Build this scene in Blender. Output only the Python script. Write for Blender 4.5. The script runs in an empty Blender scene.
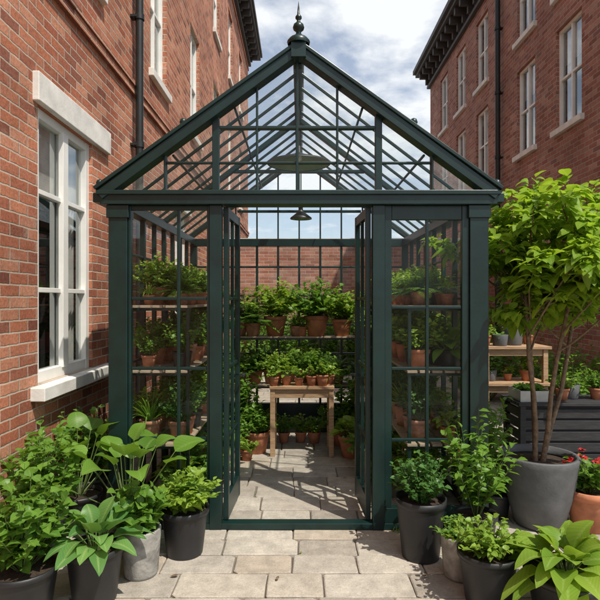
import bpy, math, random
from mathutils import Vector, Matrix
R = random.Random(7)
SC = bpy.context.scene
COL = SC.collection

# ------------------------------------------------------------------ builder
class MB:
    def __init__(s):
        s.v=[]; s.f=[]; s.m=[]; s.c=[]; s.mats=[]; s.sm=[]
    def mi(s,mat):
        if mat not in s.mats: s.mats.append(mat)
        return s.mats.index(mat)
    def add(s,vs,fs,mat,cols=None,smooth=False):
        b=len(s.v); k=s.mi(mat)
        s.v.extend([tuple(x) for x in vs])
        s.c.extend(cols if cols else [(0.5,0,0,1)]*len(vs))
        for f in fs:
            s.f.append(tuple(b+i for i in f)); s.m.append(k); s.sm.append(smooth)
    def box(s,x0,x1,y0,y1,z0,z1,mat,col=None):
        if x0>x1:x0,x1=x1,x0
        if y0>y1:y0,y1=y1,y0
        if z0>z1:z0,z1=z1,z0
        vs=[(x,y,z) for z in (z0,z1) for y in (y0,y1) for x in (x0,x1)]
        fs=[(0,2,3,1),(4,5,7,6),(0,1,5,4),(2,6,7,3),(0,4,6,2),(1,3,7,5)]
        s.add(vs,fs,mat,[col]*8 if col else None)
    def obox(s,p,q,a,ha,hb,mat):
        p=Vector(p);q=Vector(q);d=(q-p).normalized();a=Vector(a)
        a=(a-d*a.dot(d)).normalized();b=d.cross(a)
        vs=[]
        for c in (p,q):
            for sa,sb in ((-1,-1),(1,-1),(1,1),(-1,1)):
                vs.append(c+a*ha*sa+b*hb*sb)
        s.add(vs,[(0,3,2,1),(4,5,6,7),(0,1,5,4),(1,2,6,5),(2,3,7,6),(3,0,4,7)],mat)
    def lathe(s,prof,c,mat,n=24,smooth=True,cap=False):
        vs=[];fs=[]
        for r,z in prof:
            for i in range(n):
                a=2*math.pi*i/n
                vs.append((c[0]+r*math.cos(a),c[1]+r*math.sin(a),c[2]+z))
        for j in range(len(prof)-1):
            for i in range(n):
                k=(i+1)%n
                fs.append((j*n+i,j*n+k,(j+1)*n+k,(j+1)*n+i))
        s.add(vs,fs,mat,None,smooth)
        if cap:
            s.add(vs[-n:],[tuple(range(n))],mat)
    def disc(s,c,r,mat,n=20,bump=0.0):
        vs=[(c[0],c[1],c[2]+bump)]+[(c[0]+r*math.cos(2*math.pi*i/n),c[1]+r*math.sin(2*math.pi*i/n),c[2]) for i in range(n)]
        s.add(vs,[(0,1+i,1+(i+1)%n) for i in range(n)],mat)
    def tube(s,pts,rads,mat,n=5,col=(0.5,0,0,1)):
        vs=[];fs=[]
        pts=[Vector(p) for p in pts]
        for i,p in enumerate(pts):
            d=(pts[min(i+1,len(pts)-1)]-pts[max(i-1,0)]).normalized()
            a=d.cross(Vector((0.3,0.9,0.1)));
            if a.length<1e-3:a=d.cross(Vector((1,0,0)))
            a.normalize();b=d.cross(a)
            for k in range(n):
                t=2*math.pi*k/n
                vs.append(p+(a*math.cos(t)+b*math.sin(t))*rads[i])
        for j in range(len(pts)-1):
            for k in range(n):
                m=(k+1)%n
                fs.append((j*n+k,j*n+m,(j+1)*n+m,(j+1)*n+k))
        s.add(vs,fs,mat,[col]*len(vs),True)
    def leaf(s,p,d,up,L,W,mat,droop=0.3,fold=0.25,segs=4,wave=0.0,shape='o',tint=None):
        d=d.normalized()
        side=d.cross(up)
        if side.length<1e-3: side=d.cross(Vector((1,0.2,0)))
        side.normalize(); n=side.cross(d)
        r=R.random() if tint is None else tint
        vs=[p];cs=[(r,0,0,1)];fs=[]
        for i in range(1,segs):
            t=i/segs
            if shape=='o': w=math.sin(math.pi*t**0.75)**0.8
            elif shape=='h': w=math.sin(math.pi*t**0.6)**0.7
            else: w=min(1,t*6)*(1-t)**0.5
            w*=W*0.5
            c=p+d*(L*t)-Vector((0,0,1))*(droop*L*t*t)
            wv=wave*W*math.sin(t*9+r*20)
            vs+= [c-side*w+n*(w*fold*2+wv), c, c+side*w+n*(w*fold*2-wv)]
            cs+= [(r,t,1,1),(r,t,0,1),(r,t,1,1)]
        vs.append(p+d*L-Vector((0,0,1))*(droop*L)); cs.append((r,1,0.5,1))
        fs+= [(0,2,1),(0,3,2)]
        for i in range(segs-2):
            b=1+3*i
            fs+= [(b,b+1,b+4,b+3),(b+1,b+2,b+5,b+4)]
        b=1+3*(segs-2); e=len(vs)-1
        fs+= [(b,b+1,e),(b+1,b+2,e)]
        s.add(vs,fs,mat,cs,True)
    def mesh(s,name):
        me=bpy.data.meshes.new(name)
        me.from_pydata(s.v,[],s.f)
        for m in s.mats: me.materials.append(m)
        me.polygons.foreach_set('material_index',s.m)
        me.polygons.foreach_set('use_smooth',s.sm)
        ca=me.color_attributes.new('tint','FLOAT_COLOR','POINT')
        ca.data.foreach_set('color',[x for c in s.c for x in c])
        me.update()
        return me
    def obj(s,name,parent=None,bevel=0):
        o=bpy.data.objects.new(name,s.mesh(name)); COL.objects.link(o)
        if parent: o.parent=parent
        if bevel:
            b=o.modifiers.new('bevel','BEVEL'); b.width=bevel; b.segments=2; b.limit_method='ANGLE'
            b.harden_normals=False
        return o
def empty(name):
    e=bpy.data.objects.new(name,None); COL.objects.link(e); return e

# ------------------------------------------------------------------ materials
class NT:
    def __init__(s,name):
        s.mat=bpy.data.materials.new(name); s.mat.use_nodes=True
        s.t=s.mat.node_tree; s.t.nodes.clear()
        s.out=s.t.nodes.new('ShaderNodeOutputMaterial')
    def n(s,typ,**kw):
        nd=s.t.nodes.new('ShaderNode'+typ)
        for k,v in kw.items():
            if k.startswith('i_'):
                key=k[2:]
                nd.inputs[int(key) if key.isdigit() else key.replace('_',' ')].default_value=v
            else: setattr(nd,k,v)
        return nd
    def l(s,a,b): s.t.links.new(a,b)
    def math(s,op,a,b=None,c=None):
        m=s.t.nodes.new('ShaderNodeMath'); m.operation=op
        for i,x in enumerate((a,b,c)):
            if x is None: continue
            if isinstance(x,(int,float)): m.inputs[i].default_value=x
            else: s.l(x,m.inputs[i])
        return m.outputs[0]
    def mix(s,fac,a,b,mode='MIX'):
        m=s.t.nodes.new('ShaderNodeMix'); m.data_type='RGBA'; m.blend_type=mode
        for i,x in ((0,fac),(6,a),(7,b)):
            if isinstance(x,(int,float)): m.inputs[i].default_value=x
            elif isinstance(x,tuple): m.inputs[i].default_value=x if len(x)==4 else x+(1,)
            else: s.l(x,m.inputs[i])
        return m.outputs[2]
    def ramp(s,fac,stops,interp='LINEAR'):
        r=s.t.nodes.new('ShaderNodeValToRGB'); r.color_ramp.interpolation=interp
        e=r.color_ramp.elements
        while len(e)<len(stops): e.new(0.5)
        for i,(p,c) in enumerate(stops):
            e[i].position=p; e[i].color=c if len(c)==4 else c+(1,)
        s.l(fac,r.inputs[0]); return r.outputs[0]
    def noise(s,scale,detail=4,rough=0.55,vec=None):
        n=s.n('TexNoise'); n.inputs['Scale'].default_value=scale
        n.inputs['Detail'].default_value=detail; n.inputs['Roughness'].default_value=rough
        if vec is not None: s.l(vec,n.inputs['Vector'])
        return n.outputs[0]
    def pos(s): return s.n('NewGeometry').outputs['Position']
    def obj(s): return s.n('TexCoord').outputs['Object']
    def bump(s,h,strength,dist):
        b=s.n('Bump'); b.inputs['Strength'].default_value=strength; b.inputs['Distance'].default_value=dist
        s.l(h,b.inputs['Height']); return b.outputs[0]
    def bsdf(s,color,rough=0.6,normal=None,metal=0,spec=0.5):
        p=s.n('BsdfPrincipled')
        for k,x in (('Base Color',color),('Roughness',rough),('Metallic',metal),('Specular IOR Level',spec)):
            if isinstance(x,(int,float)): p.inputs[k].default_value=x
            elif isinstance(x,tuple): p.inputs[k].default_value=x if len(x)==4 else x+(1,)
            else: s.l(x,p.inputs[k])
        if normal is not None: s.l(normal,p.inputs['Normal'])
        s.l(p.outputs[0],s.out.inputs[0]); return p

def simple(name,col,rough=0.6,metal=0,var=0.25,scale=6,bump=0.0,bscale=60,spec=0.5,coords='obj'):
    t=NT(name); v=t.obj() if coords=='obj' else t.pos()
    n=t.noise(scale,3,0.6,v)
    f=t.ramp(n,[(0.3,(1-var,)*3),(0.7,(1+var*0.5,)*3)])
    c=t.mix(1.0,col,f,'MULTIPLY')
    nr=None
    if bump: nr=t.bump(t.noise(bscale,2,0.6,v),0.6,bump)
    t.bsdf(c,rough,nr,metal,spec); return t.mat

def brick(name,pal,mortar,dark=1.0,bw=0.225,bh=0.078):
    t=NT(name)
    g=t.n('NewGeometry')
    sep=t.n('SeparateXYZ'); t.l(g.outputs['Position'],sep.inputs[0])
    sn=t.n('SeparateXYZ'); t.l(g.outputs['Normal'],sn.inputs[0])
    isx=t.math('GREATER_THAN',t.math('ABSOLUTE',sn.outputs[0]),0.5)
    u0=t.math('ADD',t.math('MULTIPLY',sep.outputs[1],isx),t.math('MULTIPLY',sep.outputs[0],t.math('SUBTRACT',1.0,isx)))
    dn=t.n('TexNoise'); dn.inputs['Scale'].default_value=11; dn.inputs['Detail'].default_value=2
    t.l(g.outputs['Position'],dn.inputs['Vector'])
    ds=t.n('SeparateColor'); t.l(dn.outputs[1],ds.inputs[0])
    u0=t.math('ADD',u0,t.math('MULTIPLY',t.math('SUBTRACT',ds.outputs[0],0.5),0.014))
    v0=t.math('ADD',sep.outputs[2],t.math('MULTIPLY',t.math('SUBTRACT',ds.outputs[1],0.5),0.013))
    v=t.math('DIVIDE',t.math('ADD',v0,10.0),bh)
    row=t.math('FLOOR',v)
    u=t.math('ADD',t.math('DIVIDE',t.math('ADD',u0,20.0),bw),t.math('MULTIPLY',t.math('MODULO',row,2.0),0.5))
    col=t.math('FLOOR',u); fu=t.math('FRACT',u); fv=t.math('FRACT',v)
    eu=t.math('MULTIPLY',t.math('MINIMUM',fu,t.math('SUBTRACT',1.0,fu)),bw)
    ev=t.math('MULTIPLY',t.math('MINIMUM',fv,t.math('SUBTRACT',1.0,fv)),bh)
    d=t.math('MINIMUM',eu,ev)
    fn=t.noise(48,4,0.7,g.outputs['Position'])
    d=t.math('ADD',d,t.math('MULTIPLY',t.math('SUBTRACT',fn,0.5),0.007))
    mr=t.n('MapRange',interpolation_type='SMOOTHSTEP'); mr.inputs[1].default_value=0.0034; mr.inputs[2].default_value=0.0076
    t.l(d,mr.inputs[0]); mask=mr.outputs[0]
    cmb=t.n('CombineXYZ'); t.l(col,cmb.inputs[0]); t.l(row,cmb.inputs[1])
    wn=t.n('TexWhiteNoise',noise_dimensions='2D'); t.l(cmb.outputs[0],wn.inputs['Vector'])
    k=len(pal)
    bc=t.ramp(wn.outputs[0],[(i/(k-1),tuple(x*dark for x in c)) for i,c in enumerate(pal)])
    bc=t.mix(1.0,bc,t.ramp(fn,[(0.25,(0.62,)*3),(0.75,(1.3,)*3)]),'MULTIPLY')
    mc=t.mix(1.0,tuple(x*dark for x in mortar),t.ramp(fn,[(0.3,(0.8,)*3),(0.7,(1.1,)*3)]),'MULTIPLY')
    c=t.mix(mask,mc,bc)
    ln=t.noise(0.9,5,0.62,g.outputs['Position'])
    c=t.mix(1.0,c,t.ramp(ln,[(0.3,(0.66,0.64,0.62)),(0.7,(1.14,1.12,1.1))]),'MULTIPLY')
    ef=t.ramp(t.noise(2.2,6,0.72,g.outputs['Position']),[(0.55,(0,0,0)),(0.78,(0.55,)*3)])
    c=t.mix(ef,c,(0.44*dark,0.33*dark,0.26*dark))
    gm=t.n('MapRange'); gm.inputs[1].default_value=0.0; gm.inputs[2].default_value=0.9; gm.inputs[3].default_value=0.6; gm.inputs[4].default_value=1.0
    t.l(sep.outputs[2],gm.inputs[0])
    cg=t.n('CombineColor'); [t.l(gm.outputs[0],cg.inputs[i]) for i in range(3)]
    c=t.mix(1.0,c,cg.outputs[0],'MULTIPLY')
    h=t.math('ADD',mask,t.math('MULTIPLY',fn,0.45))
    h=t.math('ADD',h,t.math('MULTIPLY',wn.outputs[0],0.3))
    t.bsdf(c,0.88,t.bump(h,0.9,0.007),0,0.25)
    return t.mat
pal=[(0.20,0.07,0.046),(0.42,0.155,0.085),(0.50,0.205,0.12),(0.34,0.108,0.06),(0.54,0.26,0.165),(0.40,0.138,0.078),(0.27,0.105,0.07)]
M_BRK=brick('brick_left',pal,(0.50,0.43,0.35),1.12)
palR=[(0.22,0.09,0.068),(0.32,0.135,0.095),(0.38,0.18,0.13),(0.27,0.105,0.072),(0.42,0.23,0.17),(0.20,0.10,0.08)]
M_BRK2=brick('brick_right',palR,(0.42,0.37,0.32),1.15)

def leafmat(name,dark,light,rib,trans=0.38,gloss=0.42):
    t=NT(name)
    a=t.n('Attribute'); a.attribute_name='tint'
    s=t.n('SeparateColor'); t.l(a.outputs['Color'],s.inputs[0])
    oi=t.n('ObjectInfo')
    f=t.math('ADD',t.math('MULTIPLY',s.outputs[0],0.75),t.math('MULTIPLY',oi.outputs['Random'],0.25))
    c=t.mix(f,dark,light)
    ribm=t.math('MULTIPLY',t.math('SUBTRACT',1.0,t.math('MINIMUM',t.math('MULTIPLY',s.outputs[2],5.0),1.0)),0.6)
    c=t.mix(ribm,c,rib)
    w=t.math('SINE',t.math('MULTIPLY',t.math('ADD',s.outputs[1],t.math('MULTIPLY',s.outputs[2],0.25)),55.0))
    vm=t.math('MULTIPLY_ADD',w,0.07,1.0)
    cc=t.n('CombineColor'); [t.l(vm,cc.inputs[i]) for i in range(3)]
    c=t.mix(1.0,c,cc.outputs[0],'MULTIPLY')
    p=t.n('BsdfPrincipled'); t.l(c,p.inputs['Base Color']); p.inputs['Roughness'].default_value=gloss
    p.inputs['Specular IOR Level'].default_value=0.35
    tr=t.n('BsdfTranslucent'); tc=t.mix(0.5,c,(light[0]*1.6,light[1]*1.5,light[2]*0.6)); t.l(tc,tr.inputs[0])
    m=t.n('MixShader'); m.inputs[0].default_value=trans
    t.l(p.outputs[0],m.inputs[1]); t.l(tr.outputs[0],m.inputs[2]); t.l(m.outputs[0],t.out.inputs[0])
    return t.mat
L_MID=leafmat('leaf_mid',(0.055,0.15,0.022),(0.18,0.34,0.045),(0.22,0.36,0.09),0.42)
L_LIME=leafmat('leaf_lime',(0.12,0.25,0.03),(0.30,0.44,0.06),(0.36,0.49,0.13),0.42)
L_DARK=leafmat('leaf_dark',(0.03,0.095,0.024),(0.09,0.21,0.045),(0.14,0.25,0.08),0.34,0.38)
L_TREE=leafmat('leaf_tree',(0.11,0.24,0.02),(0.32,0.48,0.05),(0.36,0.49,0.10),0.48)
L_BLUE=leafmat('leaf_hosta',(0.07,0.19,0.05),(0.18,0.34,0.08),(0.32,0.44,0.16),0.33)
M_STEM=simple('stem',(0.10,0.15,0.04),0.6)
M_BARK=simple('bark',(0.19,0.13,0.08),0.85,var=0.5,scale=30,bump=0.01,bscale=60)
M_RED=simple('petal_red',(0.60,0.03,0.03),0.5)
M_TERRA=simple('terracotta',(0.48,0.185,0.095),0.8,var=0.4,scale=9,bump=0.003,bscale=40)
M_TERRA2=simple('terracotta_aged',(0.40,0.19,0.12),0.85,var=0.5,scale=14,bump=0.003,bscale=40)
M_BLK=simple('black_plastic',(0.018,0.019,0.021),0.45,var=0.35,bump=0.0008,bscale=30)
M_CONC=simple('concrete_pot',(0.30,0.29,0.265),0.85,var=0.5,scale=12,bump=0.004,bscale=50)
M_GREY=simple('grey_fibre_pot',(0.11,0.115,0.12),0.65,var=0.3,scale=8,bump=0.002,bscale=60)
M_SOIL=simple('soil',(0.045,0.028,0.018),0.95,var=0.5,scale=40,bump=0.02,bscale=70)
M_GREEN=simple('green_paint',(0.0045,0.023,0.0205),0.36,var=0.35,scale=5,bump=0.0012,bscale=25)
M_WHITE=simple('white_paint',(0.80,0.79,0.75),0.45,var=0.1,scale=4,bump=0.001,bscale=30,coords='pos')
M_STONE=simple('stone_trim',(0.76,0.74,0.69),0.8,var=0.22,scale=5,bump=0.002,bscale=50,coords='pos')
M_DARKM=simple('dark_metal',(0.025,0.03,0.03),0.45,metal=0.3)
M_CORN=simple('cornice_paint',(0.06,0.055,0.05),0.6,coords='pos')
M_ROOM=simple('dark_room',(0.035,0.035,0.037),0.9)
M_CURT=simple('curtain',(0.65,0.64,0.60),0.9)
M_GALV=simple('galvanised',(0.35,0.37,0.38),0.4,metal=0.8)

def wood(name,a,b):
    t=NT(name); tc=t.obj()
    mp=t.n('Mapping'); mp.inputs['Scale'].default_value=(3,22,22); t.l(tc,mp.inputs[0])
    n=t.noise(3,4,0.65,mp.outputs[0]); c=t.ramp(n,[(0.3,a),(0.7,b)])
    t.bsdf(c,0.7,t.bump(n,0.4,0.004)); return t.mat
M_WOOD=wood('wood',(0.28,0.165,0.085),(0.48,0.32,0.19))
M_WOODG=wood('weathered_wood',(0.24,0.18,0.125),(0.42,0.34,0.25))
M_BWOOD=wood('black_wood',(0.012,0.012,0.014),(0.035,0.035,0.038))

def glassm(name,base,powk,tint,dirt):
    t=NT(name)
    lw=t.n('LayerWeight'); lw.inputs[0].default_value=0.5
    f=t.math('ADD',base,t.math('MULTIPLY',t.math('POWER',lw.outputs['Facing'],4.0),powk))
    tr=t.n('BsdfTransparent'); tr.inputs[0].default_value=tint+(1,)
    gl=t.n('BsdfGlossy'); gl.inputs['Roughness'].default_value=0.0
    gl.inputs[0].default_value=(0.9,0.95,0.95,1)
    m=t.n('MixShader'); t.l(f,m.inputs[0]); t.l(tr.outputs[0],m.inputs[1]); t.l(gl.outputs[0],m.inputs[2])
    if dirt<=0:
        t.l(m.outputs[0],t.out.inputs[0]); return t.mat
    df=t.n('BsdfTranslucent'); df.inputs[0].default_value=(0.8,0.83,0.82,1)
    m2=t.n('MixShader'); dn=t.ramp(t.noise(3.5,3,0.7,t.pos()),[(0.35,(dirt*0.3,)*3),(0.75,(dirt*1.8,)*3)])
    t.l(dn,m2.inputs[0]); t.l(m.outputs[0],m2.inputs[1]); t.l(df.outputs[0],m2.inputs[2])
    t.l(m2.outputs[0],t.out.inputs[0]); return t.mat
M_GLASS=glassm('greenhouse_glass',0.02,0.35,(0.98,0.99,0.985),0.0)
M_RGLASS=glassm('roof_glass',0.04,0.4,(0.97,0.985,0.98),0.06)
M_WGLASS=glassm('window_glass',0.26,0.65,(0.88,0.9,0.9),0.0)

# paver
t=NT('paving_stone')
a=t.n('Attribute'); a.attribute_name='tint'; s_=t.n('SeparateColor'); t.l(a.outputs['Color'],s_.inputs[0])
c=t.ramp(s_.outputs[0],[(0,(0.34,0.305,0.26)),(0.35,(0.44,0.40,0.345)),(0.7,(0.50,0.46,0.395)),(1,(0.45,0.385,0.31))])
P=t.pos()
n1=t.noise(9,6,0.72,P); n2=t.noise(90,3,0.7,P)
c=t.mix(1.0,c,t.ramp(n1,[(0.3,(0.68,)*3),(0.7,(1.12,)*3)]),'MULTIPLY')
c=t.mix(1.0,c,t.ramp(n2,[(0.3,(0.8,)*3),(0.7,(1.1,)*3)]),'MULTIPLY')
c=t.mix(t.ramp(t.noise(1.5,5,0.7,P),[(0.48,(0,0,0)),(0.75,(0.55,)*3)]),c,(0.21,0.185,0.15))
hb=t.math('ADD',n1,t.math('MULTIPLY',n2,0.3))
t.bsdf(c,0.82,t.bump(hb,0.6,0.012),0,0.3)
M_PAVE=t.mat
t=NT('ground_soil'); P=t.pos()
c=t.ramp(t.noise(3,5,0.7,P),[(0.3,(0.15,0.13,0.10)),(0.55,(0.21,0.18,0.145)),(0.75,(0.08,0.10,0.045))])
t.bsdf(c,0.95,t.bump(t.noise(60,3,0.7,P),0.8,0.02)); M_GROUND=t.mat

# ------------------------------------------------------------------ ground + paving
g=MB(); g.add([(-400,-400,-0.016),(400,-400,-0.016),(400,400,-0.016),(-400,400,-0.016)],[(0,1,2,3)],M_GROUND); g.obj('ground')
pv=MB()
y=-1.0
while y<13.0:
    inside=3.75<y<6.4
    rh=R.uniform(0.19,0.26) if not inside else R.uniform(0.22,0.33)
    x=-1.84+R.uniform(-0.25,0)
    while x<4.35:
        w=R.uniform(0.30,0.52)
        x0=max(x,-1.84)+0.0045; x1=min(x+w,4.38)-0.0045; y0=y+0.0045; y1=y+rh-0.0045
        x+=w
        if x1-x0<0.05: continue
        j=lambda:R.uniform(-0.004,0.004)
        h=R.uniform(-0.004,0.003)
        cs=[(x0+j(),y0+j()),(x1+j(),y0+j()),(x1+j(),y1+j()),(x0+j(),y1+j())]
        out=[]
        def toward(a,b,k):
            dx,dy=b[0]-a[0],b[1]-a[1]; l=math.hypot(dx,dy); return (a[0]+dx/l*k,a[1]+dy/l*k)
        for q in range(4):
            a_=cs[q]; pv_=cs[(q-1)%4]; nx=cs[(q+1)%4]; k=R.uniform(.004,.011) if R.random()<.85 else R.uniform(.015,.03)
            out+= [toward(a_,pv_,k),toward(a_,nx,k)]
            out.append(((a_[0]+nx[0])/2+R.uniform(-.002,.002),(a_[1]+nx[1])/2+R.uniform(-.002,.002)))
        cx=sum(p[0] for p in cs)/4; cy=sum(p[1] for p in cs)/4; n=len(out)
        e=0.006
        def ins(p):
            dx,dy=cx-p[0],cy-p[1]; l=math.hypot(dx,dy); return (p[0]+dx/l*e*1.2,p[1]+dy/l*e*1.2)
        tx,ty=R.uniform(-.008,.008),R.uniform(-.008,.008)
        Z=lambda p:h+(p[0]-cx)*tx+(p[1]-cy)*ty
        top=[ins(p) for p in out]
        vs=[(a,b,-0.035) for a,b in out]+[(a,b,Z((a,b))-0.005) for a,b in out]+[(a,b,Z((a,b))) for a,b in top]
        fs=[tuple(range(2*n,3*n))]+[(i,(i+1)%n,n+(i+1)%n,n+i) for i in range(n)]+[(n+i,n+(i+1)%n,2*n+(i+1)%n,2*n+i) for i in range(n)]
        r=R.random(); pv.add(vs,fs,M_PAVE,[(r,0,0,1)]*(3*n))
    y+=rh
pv.obj('paving')

# ------------------------------------------------------------------ buildings
def wall_x(mb,wx,s,y0,y1,z0,z1,ops,mat,depth=0.12):
    ys=sorted({y0,y1}|{o[0] for o in ops}|{o[1] for o in ops})
    zs=sorted({z0,z1}|{o[2] for o in ops}|{o[3] for o in ops})
    for i in range(len(ys)-1):
        for j in range(len(zs)-1):
            cy=(ys[i]+ys[i+1])/2; cz=(zs[j]+zs[j+1])/2
            if any(o[0]<cy<o[1] and o[2]<cz<o[3] for o in ops): continue
            q=[(wx,ys[i],zs[j]),(wx,ys[i+1],zs[j]),(wx,ys[i+1],zs[j+1]),(wx,ys[i],zs[j+1])]
            mb.add(q,[(0,1,2,3) if s>0 else (3,2,1,0)],mat)
    for o in ops:
        a,b,c,d=o; xi=wx-s*depth
        mb.add([(wx,a,c),(xi,a,c),(xi,a,d),(wx,a,d)],[(0,1,2,3)],mat)
        mb.add([(wx,b,c),(xi,b,c),(xi,b,d),(wx,b,d)],[(3,2,1,0)],mat)
        mb.add([(wx,a,c),(xi,a,c),(xi,b,c),(wx,b,c)],[(0,1,2,3)],mat)
        mb.add([(wx,a,d),(xi,a,d),(xi,b,d),(wx,b,d)],[(3,2,1,0)],mat)
def window(mb,wx,s,y0,y1,z0,z1,cols=2,rows=(0.5,),fw=0.05,rec=0.10):
    X=lambda d: wx-s*d
    a,b=rec-0.045,rec+0.02
    mb.box(X(a),X(b),y0,y0+fw,z0,z1,M_WHITE); mb.box(X(a),X(b),y1-fw,y1,z0,z1,M_WHITE)
    mb.box(X(a+.003),X(b-.003),y0+fw,y1-fw,z0,z0+fw*1.2,M_WHITE); mb.box(X(a+.003),X(b-.003),y0+fw,y1-fw,z1-fw,z1,M_WHITE)
    for k in range(1,cols):
        yc=y0+(y1-y0)*k/cols; mb.box(X(a+.006),X(b-.006),yc-.02,yc+.02,z0+fw,z1-fw,M_WHITE)
    for r in rows:
        zc=z0+(z1-z0)*r; mb.box(X(a+.009),X(b-.009),y0+fw,y1-fw,zc-.018,zc+.018,M_WHITE)
    gx=X(rec)
    mb.add([(gx,y0,z0),(gx,y1,z0),(gx,y1,z1),(gx,y0,z1)],[(0,1,2,3)],M_WGLASS)
    d0=rec+0.03; d1=rec+0.5
    mb.add([(X(d1),y0-.2,z0-.2),(X(d1),y1+.2,z0-.2),(X(d1),y1+.2,z1+.2),(X(d1),y0-.2,z1+.2)],[(0,1,2,3)],M_ROOM)
    for (ya,yb) in ((y0-.1,y0-.1),(y1+.1,y1+.1)):
        mb.add([(X(d0),ya,z0-.1),(X(d1),ya,z0-.1),(X(d1),ya,z1+.1),(X(d0),ya,z1+.1)],[(0,1,2,3)],M_ROOM)
    for zz in (z0-.1,z1+.1):
        mb.add([(X(d0),y0-.1,zz),(X(d1),y0-.1,zz),(X(d1),y1+.1,zz),(X(d0),y1+.1,zz)],[(0,1,2,3)],M_ROOM)
    cw=(y1-y0)*R.uniform(0.25,0.38)
    for ya in (y0-.02,y1+.02-cw):
        n=14; vs=[];fs=[]
        for i in range(n+1):
            yy=ya+cw*i/n; dx=rec+0.10+0.018*math.sin(i*1.9)
            vs+=[(X(dx),yy,z0-.05),(X(dx),yy,z1+.05)]
        fs=[(2*i,2*i+2,2*i+3,2*i+1) for i in range(n)]
        mb.add(vs,fs,M_CURT,None,True)
    if R.random()<0.6:
        zb=z1-(z1-z0)*R.uniform(.15,.45)
        mb.add([(X(rec+.06),y0,zb),(X(rec+.06),y1,zb),(X(rec+.06),y1,z1),(X(rec+.06),y0,z1)],[(0,1,2,3)],M_CURT)

# left building
LW=-1.85
B=empty('brick_building')
ops=[(3.76,4.74,1.0,2.98)]
opsU=[]
for yc in (-0.3,2.1,4.5,7.0,9.4,11.8,14.2,16.6):
    opsU.append((yc-.4,yc+.4,4.45,6.3)); opsU.append((yc-.4,yc+.4,7.4,9.2))
opsU+= [(7.9,8.8,1.0,2.98),(11.4,12.3,1.0,2.98)]
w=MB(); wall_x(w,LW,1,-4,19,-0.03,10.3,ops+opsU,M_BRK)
w.add([(LW,19,-.03),(LW-6,19,-.03),(LW-6,19,10.3),(LW,19,10.3)],[(0,1,2,3)],M_BRK)
w.add([(LW,-4,-.03),(LW-6,-4,-.03),(LW-6,-4,10.3),(LW,-4,10.3)],[(3,2,1,0)],M_BRK)
w.add([(LW-6,-4,10.31),(LW,-4,10.31),(LW,19,10.31),(LW-6,19,10.31)],[(0,1,2,3)],M_CORN)
w.box(LW-0.05,LW+0.035,-4,19,3.86,3.94,M_BRK)
w.box(LW-0.05,LW+0.05,-4,19,3.943,3.99,M_BRK)
w.box(LW-0.05,LW+0.03,-4,19,9.75,9.85,M_BRK)
w.obj('walls',B)
w=MB()
window(w,LW,1,*ops[0],cols=2,rows=(0.34,0.70),fw=0.07,rec=0.07)
w.box(LW-0.015,LW-0.055,4.25-.045,4.25+.045,1.07,2.92,M_WHITE)
for o in opsU: window(w,LW,1,*o,cols=2,rows=(0.5,))
w.obj('windows',B,0.003)
w=MB()
w.box(LW-.05,LW+.045,3.69,5.1,2.985,3.19,M_STONE)
w.box(LW-.06,LW+.10,3.66,5.12,0.90,0.995,M_STONE)
for o in opsU:
    w.box(LW-.05,LW+.06,o[0]-.08,o[1]+.08,o[2]-.10,o[2]-.002,M_STONE)
    if o[2]<3: w.box(LW-.05,LW+.045,o[0]-.08,o[1]+.08,o[3]+.002,o[3]+.2,M_STONE)
w.obj('sills_and_lintels',B,0.006)
w=MB()
w.box(LW-.1,LW+.10,-4,19.1,9.95,10.05,M_CORN); w.box(LW-.1,LW+.42,-4,19.4,10.3,10.42,M_CORN); w.box(LW-.1,LW+.48,-4,19.45,10.423,10.55,M_CORN)
yy=-3.8
while yy<19.2:
    w.box(LW+.0,LW+.36,yy,yy+.10,10.12,10.297,M_CORN); w.box(LW+.0,LW+.16,yy+.003,yy+.097,10.052,10.118,M_CORN); yy+=.42
w.obj('cornice',B,0.004)
def pipe(px,py,z0,z1,r,par,s):
    w=MB(); w.tube([(px,py,z0),(px,py,z1)],[r,r],M_DARKM,12)
    z=z0+.5
    while z<z1:
        w.tube([(px,py,z-.03),(px,py,z+.03)],[r*1.25,r*1.25],M_DARKM,12)
        w.box(px-s*.12,px,py-.05,py+.05,z-.012,z+.012,M_DARKM); z+=1.4
    w.obj('drainpipe',par)
pipe(LW+.09,5.85,0,10.2,.042,B,1)

# right building (unseen near end cut back to let sun onto the front)
RW=4.4; RY0=4.9
B=empty('brick_building')
ops=[]
for yc in (6.6,8.75,10.4,12.9,14.6,16.3):
    ops.append((yc-.42,yc+.42,4.5,6.2)); ops.append((yc-.42,yc+.42,6.8,8.45))
for yc in (6.6,10.4,14.6): ops.append((yc-.42,yc+.42,1.9,3.5))
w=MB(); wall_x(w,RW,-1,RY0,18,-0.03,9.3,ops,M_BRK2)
w.add([(RW,18,-.03),(RW+6,18,-.03),(RW+6,18,9.3),(RW,18,9.3)],[(3,2,1,0)],M_BRK2)
w.add([(RW,RY0,-.03),(RW+6,RY0,-.03),(RW+6,RY0,9.3),(RW,RY0,9.3)],[(0,1,2,3)],M_BRK2)
w.add([(RW+6,RY0,9.31),(RW,RY0,9.31),(RW,18,9.31),(RW+6,18,9.31)],[(3,2,1,0)],M_CORN)
w.obj('walls',B)
w=MB()
for o in ops: window(w,RW,-1,*o,cols=2,rows=(0.5,))
w.obj('windows',B,0.003)
w=MB()
for o in ops:
    w.box(RW+.05,RW-.07,o[0]-.08,o[1]+.08,o[2]-.10,o[2]-.002,M_STONE)
w.obj('sills',B,0.006)
w=MB()
w.box(RW+.1,RW-.10,RY0,18.1,8.75,8.84,M_CORN); w.box(RW+.1,RW-.42,RY0-.1,18.4,9.25,9.36,M_CORN); w.box(RW+.1,RW-.5,RY0-.15,18.45,9.363,9.5,M_CORN)
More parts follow.
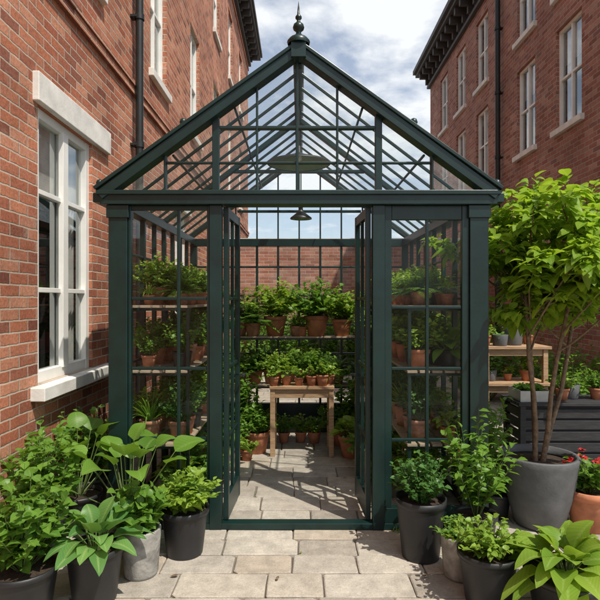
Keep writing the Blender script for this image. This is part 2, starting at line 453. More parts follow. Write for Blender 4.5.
yy=RY0
while yy<18.2:
    w.box(RW,RW-.36,yy,yy+.11,9.05,9.247,M_CORN); w.box(RW,RW-.16,yy+.003,yy+.107,8.86,9.047,M_CORN); yy+=.45
w.obj('cornice',B,0.004)
pipe(RW-.1,11.6,0,9.0,.055,B,-1)

# end wall
w=MB(); w.box(LW,RW,13.0,13.25,-.03,3.0,M_BRK2); w.box(LW+.002,RW-.002,12.95,13.3,3.002,3.1,M_STONE)
w.obj('brick_wall')

# ------------------------------------------------------------------ greenhouse
GX=-0.01; FY=3.70; BY=6.48; HW=1.32; EZ=2.31; AZ=3.36
G=empty('greenhouse')
def px(a): return GX+a
f=MB()
def post(x0,x1,y0,y1,z0,z1): f.box(px(x0),px(x1),y0,y1,z0,z1,M_GREEN)
post(-HW,-HW+.13,FY,FY+.10,0,EZ-.05); post(HW-.13,HW,FY,FY+.10,0,EZ-.05)
post(-.62,-.535,FY+.003,FY+.08,0,EZ-.05); post(.515,.60,FY+.003,FY+.08,0,EZ-.05)
for a,b in ((-HW-.012,-HW+.142),(HW-.142,HW+.012)):
    post(a,b,FY-.012,FY+.112,0,.13); post(a,b,FY-.012,FY+.112,EZ-.14,EZ-.052)
f.box(px(-HW-.05),px(HW+.05),FY-.03,FY+.11,EZ-.05,EZ+.035,M_GREEN)
f.box(px(-HW-.07),px(HW+.07),FY-.05,FY+.09,EZ+.015,EZ+.045,M_GREEN)
f.box(px(-HW+.13),px(HW-.13),FY+.008,FY+.09,0.0,.045,M_GREEN)
f.box(px(-HW+.13),px(-.62),FY+.012,FY+.075,.045,.15,M_GREEN); f.box(px(.60),px(HW-.13),FY+.012,FY+.075,.045,.15,M_GREEN)
def panel(x0,x1,ms,zs,fr=.035,frz=.0):
    f.box(px(x0),px(x0+fr),FY+.02,FY+.065,.15,EZ-.05,M_GREEN); f.box(px(x1-fr),px(x1),FY+.02,FY+.065,.15,EZ-.05,M_GREEN)
    f.box(px(x0+fr),px(x1-fr),FY+.023,FY+.062,EZ-.05-fr*1.6-frz,EZ-.05,M_GREEN)
    for m in ms: f.box(px(m-.011),px(m+.011),FY+.027,FY+.058,.15,EZ-.06,M_GREEN)
    for z in zs: f.box(px(x0+fr),px(x1-fr),FY+.03,FY+.055,z-.011,z+.011,M_GREEN)
panel(-HW+.13,-.62,(-.84,),(.63,1.12,1.61),.02)
panel(.60,HW-.13,(.90,),(.62,1.12,1.55),.05,.02)
def gable(y0,y1,th,drop,ext=0.05,top=0):
    for sx in (-1,1):
        p=Vector((px(sx*(HW+ext)),(y0+y1)/2,EZ+.045-th/2+top)); q=Vector((px(0),(y0+y1)/2,AZ-th/2+top))
        f.obox(p,q,(0,1,0),(y1-y0)/2,th/2,M_GREEN)
gable(FY-.045,FY+.065,.068,0)
gable(FY-.06,FY+.02,.024,0,.08,.022)
gable(BY-.06,BY+.02,.06,0)
gable(5.02,5.08,.045,0,0,-.03)
def rz(x): return AZ-(AZ-EZ-.045)*abs(x)/(HW+.05)
for x,wd in ((-.578,.024),(.558,.024),(-.01,.010),(-.93,.008),(.93,.008),(-.29,.007),(.27,.0075)):
    f.box(px(x-wd),px(x+wd),FY+.0+.004*wd*100,FY+.055,EZ+.045,rz(x)-.06,M_GREEN)
f.box(px(-.55),px(.53),FY+.006,FY+.05,2.79,2.812,M_GREEN)
f.box(px(-.93),px(.93),FY+.017,FY+.045,2.55,2.566,M_GREEN)
f.box(px(-.62),px(.62),5.03,5.07,2.80,2.83,M_GREEN)
f.box(px(-HW),px(HW),BY-.04,BY+.04,EZ-.06,EZ+.03,M_GREEN)
f.box(px(-HW),px(HW),BY-.037,BY+.037,0,.35,M_GREEN)
for i in range(11):
    x=-HW+.04+(2*HW-.08)*i/10; wd=.013 if i not in(0,10) else .04
    f.box(px(x-wd),px(x+wd),BY-.03,BY+.03,.35,EZ-.06,M_GREEN)
    if i not in (0,10): f.box(px(x-.009),px(x+.009),BY-.025,BY+.02,EZ+.03,rz(x)-.06,M_GREEN)
for z in (.95,1.3,1.65,2.0): f.box(px(-HW),px(HW),BY-.022,BY+.022,z-.011,z+.011,M_GREEN)
f.box(px(-.75),px(.75),BY-.02,BY+.015,2.66,2.69,M_GREEN)
for sx in (-1,1):
    xa=px(sx*HW); xb=px(sx*(HW-.05))
    f.box(xa,xb,FY+.11,BY-.04,0,.06,M_GREEN)
    f.box(px(sx*(HW+.02)),px(sx*(HW-.07)),FY+.11,BY-.04,EZ-.05,EZ+.03,M_GREEN)
    f.box(px(sx*(HW+.10)),px(sx*(HW+.03)),FY-.02,BY+.02,EZ-.035,EZ+.03,M_GREEN)
    n=8
    for i in range(1,n):
        y=FY+.05+(BY-FY-.05)*i/n; wd=.018 if i%2==0 else .009
        f.box(px(sx*(HW-.004)),px(sx*(HW-.046)),y-wd,y+wd,.06,EZ-.05,M_GREEN)
    for z in (.62,1.12,1.61,1.95): f.box(px(sx*(HW-.01)),px(sx*(HW-.04)),FY+.1,BY-.04,z-.010,z+.010,M_GREEN)
    n=10
    for i in range(1,n):
        y=FY+.05+(BY-FY-.05)*i/n
        p=(px(sx*HW),y,EZ+.0); q=(px(sx*.01),y,AZ-.05)
        f.obox(p,q,(0,1,0),.0065,.012,M_GREEN)
    for k,tt in enumerate((.33,.66)):
        x=sx*HW*(1-tt); z=EZ+(AZ-.05-EZ)*tt-.02
        f.obox((px(x),FY+.06,z),(px(x),BY-.05,z),(1,0,0),.008,.008,M_GREEN)
f.box(px(-.018),px(.018),FY+.065,BY-.06,AZ-.10,AZ-.04,M_GREEN)
f.box(px(-.04),px(.04),FY-.05,BY+.02,AZ-.022,AZ+.012,M_GREEN)
f.obj('frame',G,0.004)
f=MB()
f.box(px(-.05),px(.05),FY-.07,FY+.03,AZ-.10,AZ+.02,M_GREEN)
prof=[(.075,0),(.08,.02),(.06,.045),(.035,.06),(.018,.075),(.018,.09),(.036,.105),(.04,.12),(.034,.14),(.016,.155),(.011,.17),(.022,.182),(.022,.194),(.010,.21),(.007,.25),(.001,.30)]
f.lathe(prof,(px(0),FY-.02,AZ+.0),M_GREEN,16)
f.obj('finial',G)
f=MB()
for sx in (-1,1):
    for tt in (.0,.42):
        x=sx*(HW+.05)*(1-tt); f.lathe([(.02,0),(.028,.02),(.02,.04),(.001,.05)],(px(x),FY-.02,rz(x)+.03),M_GREEN,10)
f.obj('ornaments',G)
f=MB()
for sx in (-1,1):
    x=px(sx*(HW-.025))
    f.add([(x,FY+.1,.06),(x,BY,.06),(x,BY,EZ-.05),(x,FY+.1,EZ-.05)],[(0,1,2,3)],M_GLASS)
    f.add([(px(sx*(HW+.04)),FY+.06,EZ+.012),(px(sx*(HW+.04)),BY-.06,EZ+.012),(px(0),BY-.06,AZ-.024),(px(0),FY+.06,AZ-.024)],[(0,1,2,3)],M_RGLASS)
    f.add([(px(sx*(HW-.13)),FY+.043,.15),(px(sx*.61),FY+.043,.15),(px(sx*.61),FY+.043,EZ-.05),(px(sx*(HW-.13)),FY+.043,EZ-.05)],[(0,1,2,3)],M_GLASS)
for yy,mm in ((FY+.035,M_GLASS),(BY-.01,M_GLASS)):
    f.add([(px(-HW),yy,EZ+.03),(px(HW),yy,EZ+.03),(px(0),yy,AZ-.07)],[(0,1,2)],mm)
f.add([(px(-HW),BY-.001,.35),(px(HW),BY-.001,.35),(px(HW),BY-.001,EZ-.05),(px(-HW),BY-.001,EZ-.05)],[(0,1,2,3)],M_GLASS)
f.obj('glazing',G)
def door(hx,sx,ang):
    f=MB(); W=.505; H0,H1=.05,EZ-.056; T=.018
    f.box(0,.045,-T,T,H0,H1,M_GREEN); f.box(W-.045,W,-T,T,H0,H1,M_GREEN)
    f.box(.045,W-.045,-T+.002,T-.002,H0,H0+.16,M_GREEN); f.box(.045,W-.045,-T+.002,T-.002,H1-.07,H1,M_GREEN)
    f.box(W/2-.01,W/2+.01,-T+.006,T-.006,H0+.16,H1-.07,M_GREEN)
    for z in (.62,1.12,1.61): f.box(.045,W-.045,-T+.008,T-.008,z-.012,z+.012,M_GREEN)
    f.add([(.04,0,H0+.1),(W-.04,0,H0+.1),(W-.04,0,H1-.05),(.04,0,H1-.05)],[(0,1,2,3)],M_GLASS)
    f.box(W-.045,W-.025,-T-.04,T+.04,1.0,1.02,M_DARKM); f.box(W-.12,W-.025,-T-.05,-T-.035,1.0,1.02,M_DARKM)
    o=f.obj('door',G,0.003)
    o.location=(hx,FY+.06,0); o.rotation_euler=(0,0,ang)
door(px(-.512),-1,math.radians(87)); door(px(.492),1,math.radians(93))

def pendant(name,x,y,z,r,top,h):
    f=MB(); f.tube([(x,y,z+h),(x,y,top)],[.006,.006],M_DARKM,6)
    f.lathe([(r,0),(r*.98,.012),(r*.6,h*.45),(r*.2,h*.8),(.02,h),(.018,h+.05),(.001,h+.06)],(x,y,z),M_DARKM,32)
    f.lathe([(r*.97,.004),(r*.58,h*.40),(.03,h*.7)],(x,y,z),M_GALV,32)
    f.lathe([(.001,-.0),(.025,.015),(.03,.04),(.015,.08)],(x,y,z+.02),M_WHITE,14)
    f.obj(name)
pendant('pendant_lamp',px(0),4.55,2.76,.27,3.27,.10)
pendant('pendant_lamp',px(.02),5.4,2.42,.11,3.27,.10)

# ------------------------------------------------------------------ plants
UP=Vector((0,0,1))
def rdir(e0,e1,a=None):
    a=R.uniform(0,2*math.pi) if a is None else a; e=math.radians(R.uniform(e0,e1))
    return Vector((math.cos(a)*math.cos(e),math.sin(a)*math.cos(e),math.sin(e)))
def pot(mb,r,h,mat,kind='t'):
    if kind=='t':
        prof=[(.001,0),(r*.68,0),(r*.92,h*.78),(r*.92,h*.79),(r*1.0,h*.80),(r*1.02,h*.99),(r*.99,h),(r*.9,h),(r*.87,h*.88)]
    elif kind=='b':
        prof=[(.001,0),(r*.74,0),(r*.75,h*.02),(r*.95,h*.86),(r*.955,h*.87),(r*1.02,h*.88),(r*1.03,h*.995),(r*.97,h),(r*.94,h*.9)]
    elif kind=='c':
        prof=[(.001,0),(r*.80,0),(r*.86,h*.06),(r*1.0,h*.97),(r*.98,h),(r*.86,h),(r*.84,h*.9)]
    else:
        prof=[(.001,0),(r*.55,0),(r*.62,h*.03),(r*.84,h*.45),(r*.97,h*.9),(r*1.0,h*.985),(r*.98,h),(r*.9,h),(r*.88,h*.9)]
    mb.lathe(prof,(0,0,0),mat,32)
    mb.disc((0,0,h*.88),r*.93,M_SOIL,20,h*.03)
    return h*.88
def curve(p,d,L,n,droop):
    pts=[p]; 
    for i in range(n):
        d=(d+Vector((R.uniform(-.12,.12),R.uniform(-.12,.12),R.uniform(-.08,.08)-droop))).normalized()
        pts.append(pts[-1]+d*(L/n))
    return pts
def bush(mb,z0,Rr,H,ns,L,W,mat,nl=14,spread=1.0,flower=None,droop=.04,r0=.02,segs=3):
    for k in range(ns):
        a=R.uniform(0,2*math.pi); rr=math.sqrt(R.random())
        tgt=Vector((math.cos(a)*rr*Rr,math.sin(a)*rr*Rr,H*(1-.45*rr*rr)*R.uniform(.62,1.06)))
        st=Vector((math.cos(a)*r0*rr,math.sin(a)*r0*rr,z0))
        d=(tgt*1.0+Vector((0,0,H*.15))).normalized(); Ln=tgt.length
        pts=curve(st,d,Ln,5,droop*rr)
        mb.tube(pts,[.004,.0035,.003,.0025,.002,.001],M_STEM,4)
        for i in range(nl):
            t=.22+.78*((i+R.random())/nl); f=t*5; j=min(int(f),4); q=pts[j].lerp(pts[j+1],f-j)
            dd=rdir(-10,45)+Vector((q.x,q.y,0))*(.6/max(Rr,.05))+Vector((0,0,.25*t))
            s=R.uniform(.6,1.15)*(1.1-.3*t)
            n=(UP+Vector((R.uniform(-.6,.6),R.uniform(-.6,.6),0)))
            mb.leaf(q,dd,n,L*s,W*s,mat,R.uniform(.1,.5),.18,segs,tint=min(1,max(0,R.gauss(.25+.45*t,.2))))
        if flower and R.random()<.5:
            q=pts[-1]+Vector((0,0,.02))
            for i in range(12):
                mb.leaf(q+rdir(-20,80)*.012,rdir(0,80),UP,.022,.02,flower,.1,.1,3)
def rosette(mb,z0,n,L,W,mat,pet=.12,e0=15,e1=80,wave=.04,shape='h'):
    for i in range(n):
        a=i*2.399+R.uniform(-.2,.2); k=i/n
        e=e1-(e1-e0)*k+R.uniform(-8,8)
        d=rdir(e,e,a); p=Vector((math.cos(a)*.02,math.sin(a)*.02,z0))
        pl=pet*R.uniform(.8,1.25)
        q=p+d*pl; mb.tube([p,p+d*pl*.5+Vector((0,0,.005)),q],[.005,.004,.003],M_STEM,5)
        e2=math.radians(e-22); d2=Vector((math.cos(a)*math.cos(e2),math.sin(a)*math.cos(e2),math.sin(e2)))
        s=R.uniform(.7,1.12)
        nv=UP+Vector((R.uniform(-.3,.3),R.uniform(-.3,.3),0))
        mb.leaf(q,d2,nv,L*s,W*s,mat,R.uniform(.25,.6),.16,9,wave,shape)
def straps(mb,z0,n,L,W,mat):
    for i in range(n):
        d=rdir(35,85); p=Vector((d.x*.02,d.y*.02,z0))
        mb.leaf(p,d,UP,L*R.uniform(.6,1.1),W,mat,R.uniform(.3,.9),.25,7,0,'s')
def fern(mb,z0,n,L,mat):
    for i in range(n):
        d=rdir(30,80); pts=curve(Vector((0,0,z0)),d,L*R.uniform(.7,1.1),8,.16)
        mb.tube(pts,[.003]*8+[.001],M_STEM,4)
        for j in range(1,9):
            dd=(pts[j]-pts[j-1]).normalized(); sd=dd.cross(UP); 
            if sd.length<.01: continue
            sd.normalize()
            for h in (0,.5):
                q=pts[j-1].lerp(pts[j],h)
                w=L*.26*math.sin(math.pi*(j+h)/9.5)**.7 if j+h<9.4 else .01
                for s in (-1,1): mb.leaf(q,sd*s+dd*.5,UP,w,w*.3,mat,.15,.1,3)
V={}
def mk(key,name,r,h,pm,kind,fn):
    mb=MB(); z=pot(mb,r,h,pm,kind) if pm else 0.0
    fn(mb,z); V[key]=(name,mb.mesh(name))
def place(key,x,y,z=0,s=1.0,rot=None,sz=None):
    name,me=V[key]; o=bpy.data.objects.new(name,me); COL.objects.link(o)
    o.location=(x,y,z); o.scale=(s,s,sz or s); o.rotation_euler=(0,0,R.uniform(0,6.28) if rot is None else rot)
    return o
mk('t_bush','potted_herb',.075,.13,M_TERRA,'t',lambda m,z:bush(m,z,.17,.28,28,.055,.036,L_MID,12))
mk('t_lime','potted_basil',.075,.13,M_TERRA,'t',lambda m,z:bush(m,z,.15,.23,26,.06,.044,L_LIME,11))
mk('t_dark','potted_shrub',.085,.15,M_TERRA2,'t',lambda m,z:bush(m,z,.17,.34,26,.06,.034,L_DARK,13))
mk('t_ger','potted_geranium',.085,.14,M_TERRA,'t',lambda m,z:bush(m,z,.19,.28,28,.06,.055,L_MID,11,flower=M_RED))
mk('t_fern','potted_fern',.08,.13,M_TERRA2,'t',lambda m,z:fern(m,z,32,.30,L_MID))
mk('t_strap','potted_spider_plant',.08,.14,M_TERRA,'t',lambda m,z:straps(m,z,54,.36,.022,L_LIME))
mk('b_bush','potted_herb',.085,.14,M_BLK,'b',lambda m,z:bush(m,z,.19,.32,30,.06,.04,L_MID,13))
mk('b_ros','potted_hosta',.09,.14,M_BLK,'b',lambda m,z:rosette(m,z,24,.15,.095,L_MID,.09))
mk('t_ros','potted_hosta',.085,.14,M_TERRA,'t',lambda m,z:rosette(m,z,26,.13,.075,L_LIME,.10,20,88))
mk('t_thin','potted_palm',.08,.14,M_TERRA2,'t',lambda m,z:straps(m,z,40,.46,.016,L_MID))
mk('g_tall','potted_tomato_plant',.11,.2,M_TERRA,'t',lambda m,z:bush(m,z,.22,.6,26,.09,.05,L_MID,16))
mk('t_tiny','potted_seedling',.05,.085,M_TERRA,'t',lambda m,z:bush(m,z,.08,.12,14,.04,.03,L_LIME,8))
mk('t_lush','potted_ivy',.1,.17,M_TERRA,'t',lambda m,z:bush(m,z,.28,.34,50,.07,.052,L_MID,14,droop=.14))
mk('t_lushlime','potted_ivy',.1,.17,M_TERRA,'t',lambda m,z:bush(m,z,.28,.36,50,.075,.05,L_LIME,14,droop=.10))
mk('big_t','potted_herb',.14,.24,M_TERRA,'t',lambda m,z:bush(m,z,.22,.34,50,.075,.05,L_MID,14))
mk('big_l','potted_basil',.13,.22,M_TERRA,'t',lambda m,z:rosette(m,z,36,.17,.10,L_LIME,.12,25,85))
small=['t_bush','t_lime','t_dark','t_lushlime','t_fern','t_strap','b_bush','b_ros','t_thin','t_lush','t_ros','t_bush']

def shelf(name,x0,x1,y0,y1,zs,legs=True):
    f=MB()
    along=abs(y1-y0)>abs(x1-x0)
    for z in zs:
        n=max(3,int(min(abs(x1-x0),abs(y1-y0))/.09))
        for i in range(n):
            if along:
                a=x0+(x1-x0)*i/n; b=x0+(x1-x0)*(i+.8)/n; f.box(a,b,y0,y1,z-.018,z,M_WOODG)
            else:
                a=y0+(y1-y0)*i/n; b=y0+(y1-y0)*(i+.8)/n; f.box(x0,x1,a,b,z-.018,z,M_WOODG)
    zt=max(zs)
    for x in (x0+.02,x1-.02):
        for y in (y0+.03,(y0+y1)/2,y1-.03):
            f.box(x-.012,x+.012,y-.012,y+.012,0,zt-.019,M_GREEN)
    for z in zs:
        for y in (y0+.03,(y0+y1)/2,y1-.03):
            f.box(x0,x1,y-.009,y+.009,z-.04,z-.019,M_GREEN)
    return f.obj(name,None,0.002)
for sx in (-1,1):
    xa,xb=(px(-1.26),px(-.80)) if sx<0 else (px(.80),px(1.26))
    shelf('plant_shelf',xa,xb,3.92,6.1,(.54,1.08,1.56))
    for z in (.54,1.08,1.56):
        for dx in (-.11,.12):
            y=4.02+R.uniform(0,.08)
            while y<6.05:
                k=R.choice(small); s=R.uniform(.7,1.2) if z<1.5 else R.uniform(.55,.85)
                place(k,(xa+xb)/2+dx+R.uniform(-.02,.02),y,z,s)
                y+=R.uniform(.19,.30)
    y=4.05
    while y<6.1:
        place(R.choice(['big_t','b_bush','t_bush','t_fern','t_lush','t_ros']),(xa+xb)/2-sx*R.uniform(-.02,.14),y,0,R.uniform(.85,1.2)); y+=R.uniform(.24,.34)
shelf('plant_shelf',px(-.78),px(.78),6.14,6.40,(.62,1.18))
for x in (-.7,-.52,-.33,-.12,.08,.26,.46,.68):
    place(R.choice(['t_bush','t_lush','t_dark','t_fern','t_lushlime','t_strap']),px(x),6.28,.62,R.uniform(.85,1.15))
for x,k,s in ((-.28,'t_lushlime',1.35),(.2,'t_lush',1.4),(-.04,'t_thin',.85),(-.54,'t_fern',1.2),(.5,'t_lushlime',1.15),(-.7,'t_dark',1.2),(.72,'t_thin',1.0),(.03,'t_ros',.8)):
    place(k,px(x),6.2+R.uniform(0,.08),1.18,s)
f=MB()
for i in range(5): f.box(px(-.30),px(.36),5.42+i*.088,5.42+i*.088+.083,.69,.72,M_WOOD)
for x in (-.27,.33):
    for y in (5.46,5.82): f.box(px(x-.025),px(x+.025),y-.025,y+.025,0,.69,M_WOOD)
f.box(px(-.245),px(.305),5.445,5.465,.60,.688,M_WOOD); f.box(px(-.245),px(.305),5.815,5.835,.60,.688,M_WOOD)
f.obj('potting_table',None,0.003)
for x,y,k,s in ((-.24,5.68,'t_lushlime',.7),(-.13,5.54,'t_ros',.7),(.03,5.72,'t_bush',1.0),(.13,5.5,'t_tiny',1.2),(.2,5.65,'t_lush',.75),(.32,5.6,'t_strap',.7),(-.0,5.5,'t_tiny',1.0),(.24,5.48,'t_tiny',1.35),(-.26,5.48,'t_tiny',1.1)):
    place(k,px(x),y,.72,s)
for x,y,k,s in ((-.44,5.6,'big_t',.95),(-.62,5.85,'g_tall',1.15),(-.66,5.35,'t_bush',1.2),(-.66,5.05,'big_l',.8),(-.17,6.0,'t_bush',.9),(.02,6.02,'t_lime',.9),(.17,5.98,'t_tiny',1.5),
                (.53,5.45,'big_l',1.0),(.62,5.9,'g_tall',1.2),(.42,5.9,'t_lush',1.),(.68,5.1,'t_lush',.95),(-.68,4.7,'t_tiny',1.5),(.7,4.7,'b_ros',1.),(-.52,5.33,'t_tiny',1.3),(-.68,4.4,'t_bush',.8),(.7,4.35,'t_lime',.9)):
    place(k,px(x),y,0.0,s)

# front left
mk('fl1','potted_herb',.17,.26,M_BLK,'b',lambda m,z:bush(m,z,.27,.50,50,.08,.062,L_MID,14)); place('fl1',-1.40,2.70,0,1.0,1.0)
mk('fl2','potted_hosta',.15,.29,M_BLK,'b',lambda m,z:rosette(m,z,34,.20,.115,L_BLUE,.12,20,84)); place('fl2',-1.10,2.86,0,1,0)
mk('fl3','potted_mint',.115,.27,M_CONC,'c',lambda m,z:bush(m,z,.19,.34,36,.085,.075,L_MID,9,segs=5)); place('fl3',-.93,3.12,0,1,0)
mk('fl4','potted_lettuce',.15,.29,M_BLK,'b',lambda m,z:bush(m,z,.22,.28,60,.065,.045,L_LIME,13)); place('fl4',-.73,3.38,0,1,0)
mk('fl5','potted_elephant_ear',.16,.25,M_BLK,'b',lambda m,z:rosette(m,z,20,.23,.16,L_MID,.42,32,88)); place('fl5',-1.10,3.42,0,1,.7)
mk('fl6','potted_shrub',.15,.25,M_BLK,'b',lambda m,z:bush(m,z,.26,.62,44,.08,.055,L_MID,14)); place('fl6',-1.6,3.25,0,1.1,0)
place('fl6',-1.62,4.1,0,1.0,2.0); place('fl5',-1.56,3.75,0,1.0,2.0)
# front right
mk('fr1','potted_shrub',.155,.37,M_BLK,'b',lambda m,z:bush(m,z,.2,.32,62,.055,.042,L_DARK,14)); place('fr1',.755,3.34,0,1,0)
mk('fr2','potted_thyme',.11,.24,M_CONC,'c',lambda m,z:bush(m,z,.13,.13,46,.04,.025,L_MID,10,droop=.1)); place('fr2',.93,3.1,0,1,0)
mk('fr3','potted_pepper_plant',.13,.24,M_BLK,'b',lambda m,z:bush(m,z,.2,.66,30,.09,.045,L_MID,16)); place('fr3',1.13,3.42,0,1,0)
mk('fr4','potted_parsley',.155,.27,M_BLK,'b',lambda m,z:bush(m,z,.19,.20,46,.05,.04,L_LIME,11)); place('fr4',1.0,2.84,0,1,0)
mk('fr5','potted_hosta',.2,.24,M_BLK,'b',lambda m,z:rosette(m,z,50,.24,.12,L_LIME,.12,10,84,.05)); place('fr5',1.34,2.68,0,1,0)
mk('fr6','potted_begonia',.14,.24,M_TERRA,'t',lambda m,z:bush(m,z,.17,.24,34,.06,.05,L_MID,11,flower=M_RED)); place('fr6',2.03,3.75,0.0,1.15,0)
place('fr3',1.5,4.35,0,1.1,1); place('b_bush',1.45,3.95,0,1.3,1); place('g_tall',1.62,4.8,0,1.0)
# tree
RT=R.getstate(); R.seed(5)
tm=MB(); z=pot(tm,.27,.5,M_GREY,'g')
def grow(p,d,L,r,lev):
    n=5; pts=[p]; dd=d
    for i in range(n):
        dd=(dd+Vector((R.uniform(-.12,.12),R.uniform(-.12,.12),R.uniform(-.02,.08)))).normalized()
        pts.append(pts[-1]+dd*(L/n))
    r1=r*.62
    tm.tube(pts,[r+(r1-r)*i/n for i in range(n+1)],M_BARK,8 if lev<2 else 5)
    if lev>=2:
        for i in range(8 if lev==3 else 7):
            t=R.uniform(.1,1.0)*n; j=min(int(t),n-1); q=pts[j].lerp(pts[j+1],t-j)
            dl=rdir(-35,35)+dd*.5
            s=R.uniform(.6,1.2); pe=q+dl.normalized()*.03
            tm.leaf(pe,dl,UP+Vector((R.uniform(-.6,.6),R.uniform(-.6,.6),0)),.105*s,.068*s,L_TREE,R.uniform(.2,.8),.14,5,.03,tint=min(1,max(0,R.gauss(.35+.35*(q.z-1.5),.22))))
    if lev==3: return
    for i in range(4):
        t=((.58 if lev==0 else .35)+(.42 if lev==0 else .65)*(i+.6)/4)*n; j=min(int(t),n-1); q=pts[j].lerp(pts[j+1],t-j)
        a=R.uniform(0,6.28); sd=Vector((math.cos(a)+.15,math.sin(a),R.uniform(-.25,.4)))
        nd=(dd*(.6 if lev==0 else .4)+sd*.8).normalized()
        grow(q,nd,(L*R.uniform(.34,.46) if lev==0 else L*R.uniform(.42,.56)),r1*.7,lev+1)
    grow(pts[-1],dd,L*.40,r1*.9,lev+1)
for a,tl,ln in ((0.3,.20,1.32),(1.9,.14,1.30),(3.4,.05,1.2),(5.4,.18,1.25)):
    grow(Vector((.03*math.cos(a),.03*math.sin(a),z)),Vector((math.cos(a)*tl+.10,math.sin(a)*tl,1)).normalized(),ln,.019,0)
o=tm.obj('potted_tree'); o.location=(1.71,3.82,0)
R.setstate(RT)

# right side furniture
f=MB()
X0,X1,Y0,Y1=1.95,2.9,4.72,5.12
for x in (X0,X1-.05):
    for y in (Y0,Y1-.05): f.box(x,x+.05,y,y+.05,0,.66,M_BWOOD)
for i in range(5): f.box(X0-.02,X1+.02,Y0-.02+i*.088,Y0-.02+i*.088+.08,.662,.69,M_BWOOD)
for i in range(6):
    f.box(X0+.05,X1-.05,Y0+.01,Y0+.03,.05+i*.10,.05+i*.10+.08,M_BWOOD)
    f.box(X0+.01,X0+.03,Y0+.05,Y1-.05,.05+i*.10,.05+i*.10+.08,M_BWOOD)
    f.box(X1-.03,X1-.01,Y0+.05,Y1-.05,.05+i*.10,.05+i*.10+.08,M_BWOOD)
f.box(X0+.06,X1-.06,Y0+.04,Y0+.05,.04,.65,M_BWOOD)
f.obj('slatted_cabinet',None,0.003)
f=MB()
X0,X1,Y0,Y1=1.88,2.6,5.5,5.95
for zt in (1.12,.74):
    for i in range(5): f.box(X0,X1,Y0+i*.09,Y0+i*.09+.084,zt-.03,zt,M_WOOD)
    f.box(X0+.08,X1-.08,Y0+.03,Y0+.05,zt-.1,zt-.032,M_WOOD)
for x in (X0+.03,X1-.08):
    for y in (Y0+.02,Y1-.08): f.box(x,x+.05,y,y+.05,0,1.088,M_WOOD)
f.obj('wooden_shelving',None,0.003)
mk('gpot','empty_pot',.11,.19,M_GREY,'c',lambda m,z:None)
mk('g_ros','potted_succulent',.09,.13,M_GREY,'c',lambda m,z:rosette(m,z,24,.07,.03,L_BLUE,.01,10,80))
place('gpot',2.27,5.7,1.12,1.0,0); place('t_tiny',1.95,5.62,1.12,1.3); place('t_bush',2.48,5.8,1.12,.8); place('t_lime',1.99,5.82,1.12,.8); place('g_ros',2.1,5.6,1.12,.9); 
for x in (2.02,2.22,2.42): place(R.choice(['t_tiny','t_lime','g_ros','t_bush']),x,5.7,.74,.9)
place('t_tiny',2.38,4.85,.69,1.3); place('g_ros',2.5,4.95,.69,1); place('t_bush',2.72,4.9,.69,.8)
f=MB(); 
f.box(1.98,2.22,4.74,4.76,.692,.79,M_GALV);f.box(1.98,2.22,5.0,5.02,.692,.79,M_GALV);f.box(1.96,1.98,4.74,5.02,.692,.79,M_GALV);f.box(2.22,2.24,4.74,5.02,.692,.79,M_GALV)
f.box(1.98,2.22,4.76,5.0,.692,.76,M_SOIL)
for k in range(60):
    q=Vector((R.uniform(1.99,2.21),R.uniform(4.77,4.99),.76+R.uniform(0,.05)))
    for i in range(4): f.leaf(q,rdir(10,70),UP,.055,.035,L_MID,.3,.2,3)
f.obj('metal_planter_box',None)
f=MB(); f.lathe([(.001,0),(.1,0),(.1,.18),(.085,.2),(.06,.2)],(0,0,0),M_GALV,24)
f.tube([(.09,0,.05),(.18,0,.13),(.25,0,.22)],[.018,.013,.01],M_GALV,10)
f.lathe([(.012,0),(.04,.03),(.001,.035)],(.255,0,.22),M_GALV,14)
f.tube([(-.09,0,.06),(-.16,0,.12),(-.15,0,.22),(-.05,0,.27),(.04,0,.2)],[.008]*5,M_GALV,8)
o=f.obj('watering_can'); o.location=(2.62,4.5,0)
# shrubs beyond
mk('shrub','shrub',0,0,None,'',lambda m,z:bush(m,0,.8,1.5,100,.11,.07,L_MID,22,r0=.2))
for x,y,s in ((-1.1,8.2,.8),(2.9,8.6,1.0),(3.7,7.4,.8),(1.2,12.2,1.2),(-.6,12.3,1.3),(3.6,11.8,1.2),(2.4,12.3,.9),(.3,12.4,1.1)): place('shrub',x,y,0,s)
for x,y,k,s in ((3.9,6.5,'g_tall',1.5),(3.6,6.3,'t_lush',1.4),(3.4,6.0,'t_dark',1.5),(4.0,5.6,'t_lushlime',1.3),(3.2,5.5,'g_tall',1.2),(2.9,5.7,'g_tall',1.3),(1.6,5.5,'t_lush',1.1)): place(k,x,y,0,s)
# fallen leaves and weeds in joints
f=MB()
for i in range(110):
    x=R.uniform(-1.6,2.2); y=R.uniform(2.2,6.2)
    if -.45<x<.45 and R.random()<.6: continue
    f.leaf(Vector((x,y,R.uniform(.006,.014))),rdir(-4,8),UP,R.uniform(.02,.05),R.uniform(.012,.028),R.choice([L_MID,L_LIME,M_BARK,M_BARK]),.05,.1,4)
f.obj('fallen_leaves')
f=MB()
for i in range(70):
    x=R.choice([R.uniform(-1.83,-1.78),R.uniform(-1.3,1.3)]); y=R.uniform(2.6,6.5) if x<-1.7 else R.uniform(3.60,3.68)
    if x>-1.7 and -.6<x<.6: continue
    for k in range(9): f.leaf(Vector((x+R.uniform(-.02,.02),y+R.uniform(-.02,.02),0)),rdir(25,85),UP,R.uniform(.03,.08),.008,L_MID,.4,.2,4,0,'s')
f.obj('weeds')

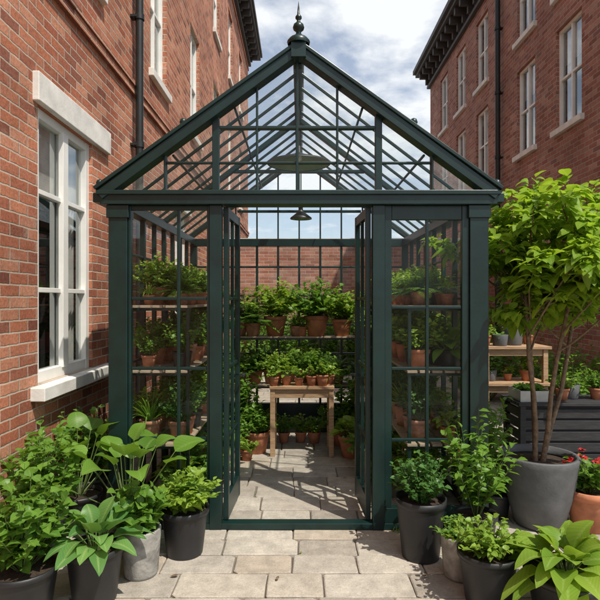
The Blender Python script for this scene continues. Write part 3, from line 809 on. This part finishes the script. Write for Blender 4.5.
# ------------------------------------------------------------------ light / sky
el,az=math.radians(58),math.radians(138)
W=bpy.data.worlds.new('World'); SC.world=W; W.use_nodes=True
nt=W.node_tree; nt.nodes.clear()
out=nt.nodes.new('ShaderNodeOutputWorld'); bg=nt.nodes.new('ShaderNodeBackground'); bg.inputs[1].default_value=.15
sky=nt.nodes.new('ShaderNodeTexSky'); sky.sky_type='NISHITA'; sky.sun_disc=False
sky.sun_elevation=el; sky.sun_rotation=az; sky.dust_density=1.5; sky.air_density=1.0
tc=nt.nodes.new('ShaderNodeTexCoord'); sp=nt.nodes.new('ShaderNodeSeparateXYZ'); nt.links.new(tc.outputs['Generated'],sp.inputs[0])
def M(op,a,b=None):
    m=nt.nodes.new('ShaderNodeMath'); m.operation=op
    for i,x in enumerate((a,b)):
        if x is None: continue
        if isinstance(x,(int,float)): m.inputs[i].default_value=x
        else: nt.links.new(x,m.inputs[i])
    return m.outputs[0]
zz=M('ADD',M('MAXIMUM',sp.outputs[2],0.0),.18)
cb=nt.nodes.new('ShaderNodeCombineXYZ'); nt.links.new(M('DIVIDE',sp.outputs[0],zz),cb.inputs[0]); nt.links.new(M('DIVIDE',sp.outputs[1],zz),cb.inputs[1])
cb.inputs[2].default_value=6.4
no=nt.nodes.new('ShaderNodeTexNoise'); no.inputs['Scale'].default_value=2.1; no.inputs['Detail'].default_value=8; no.inputs['Roughness'].default_value=.55; no.inputs['Distortion'].default_value=.2
nt.links.new(cb.outputs[0],no.inputs['Vector'])
rp=nt.nodes.new('ShaderNodeValToRGB'); rp.color_ramp.elements[0].position=.48; rp.color_ramp.elements[1].position=.60
rp.color_ramp.elements[0].color=(.25,.25,.25,1)
nt.links.new(no.outputs[0],rp.inputs[0])
mx=nt.nodes.new('ShaderNodeMix'); mx.data_type='RGBA'; nt.links.new(rp.outputs[0],mx.inputs[0]); nt.links.new(sky.outputs[0],mx.inputs[6]); mx.inputs[7].default_value=(6.5,6.7,6.9,1)
nt.links.new(mx.outputs[2],bg.inputs[0]); nt.links.new(bg.outputs[0],out.inputs[0])
sl=bpy.data.lights.new('sun','SUN'); sl.energy=5.0; sl.angle=math.radians(.5); sl.color=(1,.93,.82)
so=bpy.data.objects.new('sun',sl); COL.objects.link(so)
dv=Vector((math.sin(az)*math.cos(el),math.cos(az)*math.cos(el),math.sin(el)))
so.rotation_euler=dv.to_track_quat('Z','Y').to_euler(); so.location=(5,-5,15)
# camera
cd=bpy.data.cameras.new('camera'); cd.sensor_width=36; cd.lens=32; cd.clip_end=2000; cd.clip_start=.05
co=bpy.data.objects.new('camera',cd); COL.objects.link(co); co.location=(0,0,1.6); co.rotation_euler=(math.radians(90),0,0)
SC.camera=co
SC.view_settings.view_transform='Standard'; SC.view_settings.look='None'; SC.view_settings.exposure=0
